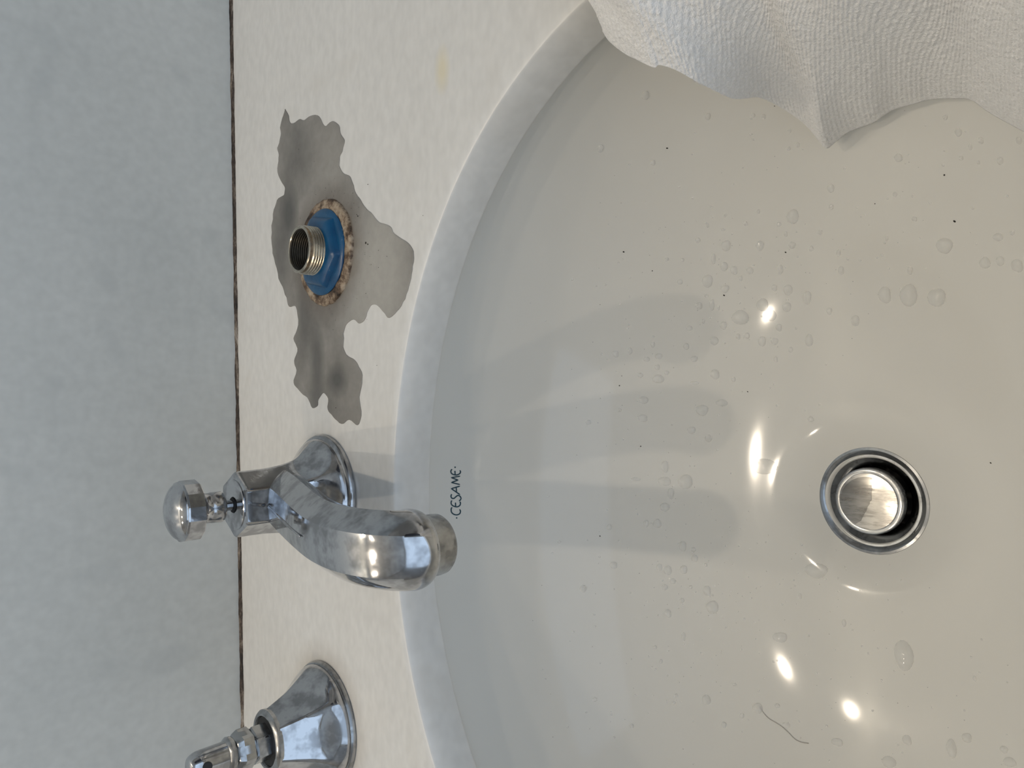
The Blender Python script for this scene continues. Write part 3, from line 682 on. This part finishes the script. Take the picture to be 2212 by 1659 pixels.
for i, ((x, y, w_, h_), src) in enumerate(zip(drops, allsrc)):
    o = place_drop(i, x, y, w_, h_)
    if o is None: continue
    lab = BIG.get(src[:2])
    if not lab:
        big = max(w_, h_); asp = h_/w_
        size = 'tiny' if big < 11 else 'small' if big < 16 else 'medium' if big < 23 else 'large'
        shape = 'tall oval' if asp > 1.35 else 'wide flat' if asp < 0.72 else 'round' if asp < 1.12 else 'slightly oval'
        if src in d5: reg = 'on the basin wall below the left end of the towel' if x < 1560 else 'beside the pointed towel corner' if x < 1860 else 'right of the pointed towel corner'
        elif x > 2050 and y < 700: reg = 'near the right photo edge above the drain'
        elif x > 1850 and y < 900: reg = 'above the drain, near the row of three large drops'
        elif y < 520: reg = 'at the upper edge of the main drop cluster'
        elif y < 630 and x < 1580: reg = 'in the upper left of the main drop cluster'
        elif y < 740 and x >= 1580: reg = 'around the upper bright lamp reflection'
        elif y < 740: reg = 'left of the upper bright lamp reflection'
        elif y < 860: reg = 'in the lower part of the main drop cluster'
        elif y < 1000: reg = 'level with the bluish spout shadow left of the drain'
        elif y < 1130: reg = 'between the lettering and the drain'
        elif y < 1290 and x < 1560: reg = 'in the lower spout shadow, left of the drain'
        elif x < 1560: reg = 'low on the basin wall, below left of the drain'
        elif x < 1800: reg = 'below the drain near the lower lamp reflections'
        else: reg = 'in the lower right corner of the basin'
        lab = size+' '+shape+' drop '+reg
    tag(o, lab, 'water drop', 'water drops in the basin')
# far smaller spatter, too fine to count
rn = random.Random(11); bm = bmesh.new()
cl = [(1560, 640, 170, 130, 170), (1480, 1210, 110, 120, 150), (1450, 900, 130, 120, 90), (1700, 1330, 130, 130, 110), (1650, 430, 220, 100, 80), (2000, 420, 140, 120, 60), (1420, 1420, 130, 120, 110), (1900, 1480, 180, 120, 80), (1800, 1250, 90, 60, 40)]
for cx, cy, sx_, sy_, n in cl:
    for k in range(int(n*.6)):
        x, y = rn.gauss(cx, sx_), rn.gauss(cy, sy_)
        if not (1050 < x < 2300 and 230 < y < 1700): continue
        p = hit(x, y, bowl_z)
        if p is None or math.hypot(p[0]-DRC[0], p[1]-DRC[1]) < 0.027: continue
        nn = bowl_n(p); r = rn.choice((0.00016, 0.00022, 0.0003, 0.00045, 0.0006))
        t = nn.orthogonal().normalized(); b_ = nn.cross(t)
        rr = bmesh.ops.create_cone(bm, cap_ends=False, segments=8, radius1=1, radius2=0.55, depth=0.6)
        top = [v_ for v_ in rr['verts'] if v_.co.z > 0]
        e_ = [e for e in bm.edges if e.verts[0] in top and e.verts[1] in top] if False else None
        bm.faces.new(sorted(top, key=lambda v_: math.atan2(v_.co.y, v_.co.x)))
        mw = Matrix((t*r*rn.uniform(.8, 1.3), b_*r, nn*r*0.55)).transposed().to_4x4(); mw.translation = Vector(p)+nn*r*0.15
        bmesh.ops.transform(bm, matrix=mw, verts=rr['verts'])
me = bpy.data.meshes.new('water_spatter'); bm.to_mesh(me); bm.free()
tag(obj('water_spatter', me, M['water']), 'fine spatter of tiny water beads all over the basin', 'water', kind='stuff')
# wavering hair-like grey strand low in the basin
tr = smooth_line([(965, 935), (985, 965), (1010, 990), (1060, 1020), (1095, 1050), (1130, 1085), (1160, 1100), (1195, 1106)], 6)
pts = []
for x, y in tr:
    p = hit(1200+x/2.186, 1100+y/2.186, bowl_z); pts.append(Vector(p)+bowl_n(p)*0.00012)
M['trail'] = plain('grey_trail', (0.46, 0.44, 0.41), 0.25)
tag(tube('hairlike_strand', pts, 0.0002, M['trail'], None, 6), 'thin wavering grey trail low on the basin floor below the drain', 'water trail')

# dark specks in the basin
bm = bmesh.new(); rnd = random.Random(5)
for x, y in ((1697, 545), (1564, 638), (1441, 320), (1343, 812), (1347, 544), (2040, 378), (1409, 585), (1786, 1020), (1296, 658), (1615, 846), (1338, 833), (1384, 964), (1720, 192), (1673, 229), (1890, 440), (2062, 478), (2140, 1000), (1296, 1158)):
    p = hit(x, y, bowl_z); nn = bowl_n(p); t = nn.orthogonal().normalized(); b_ = nn.cross(t); r_ = rnd.uniform(0.0002, 0.00042)
    q = bmesh.ops.create_icosphere(bm, subdivisions=1, radius=1.0)
    mw = Matrix((t*r_*rnd.uniform(.8, 1.6), b_*r_, nn*r_*.5)).transposed().to_4x4(); mw.translation = Vector(p)+nn*r_*.2
    bmesh.ops.transform(bm, matrix=mw, verts=q['verts'])
me = bpy.data.meshes.new('basin_specks'); bm.to_mesh(me); bm.free()
tag(obj('basin_specks', me, M['grit']), 'tiny black specks of dirt dotted over the inside of the basin', 'grit', kind='stuff')
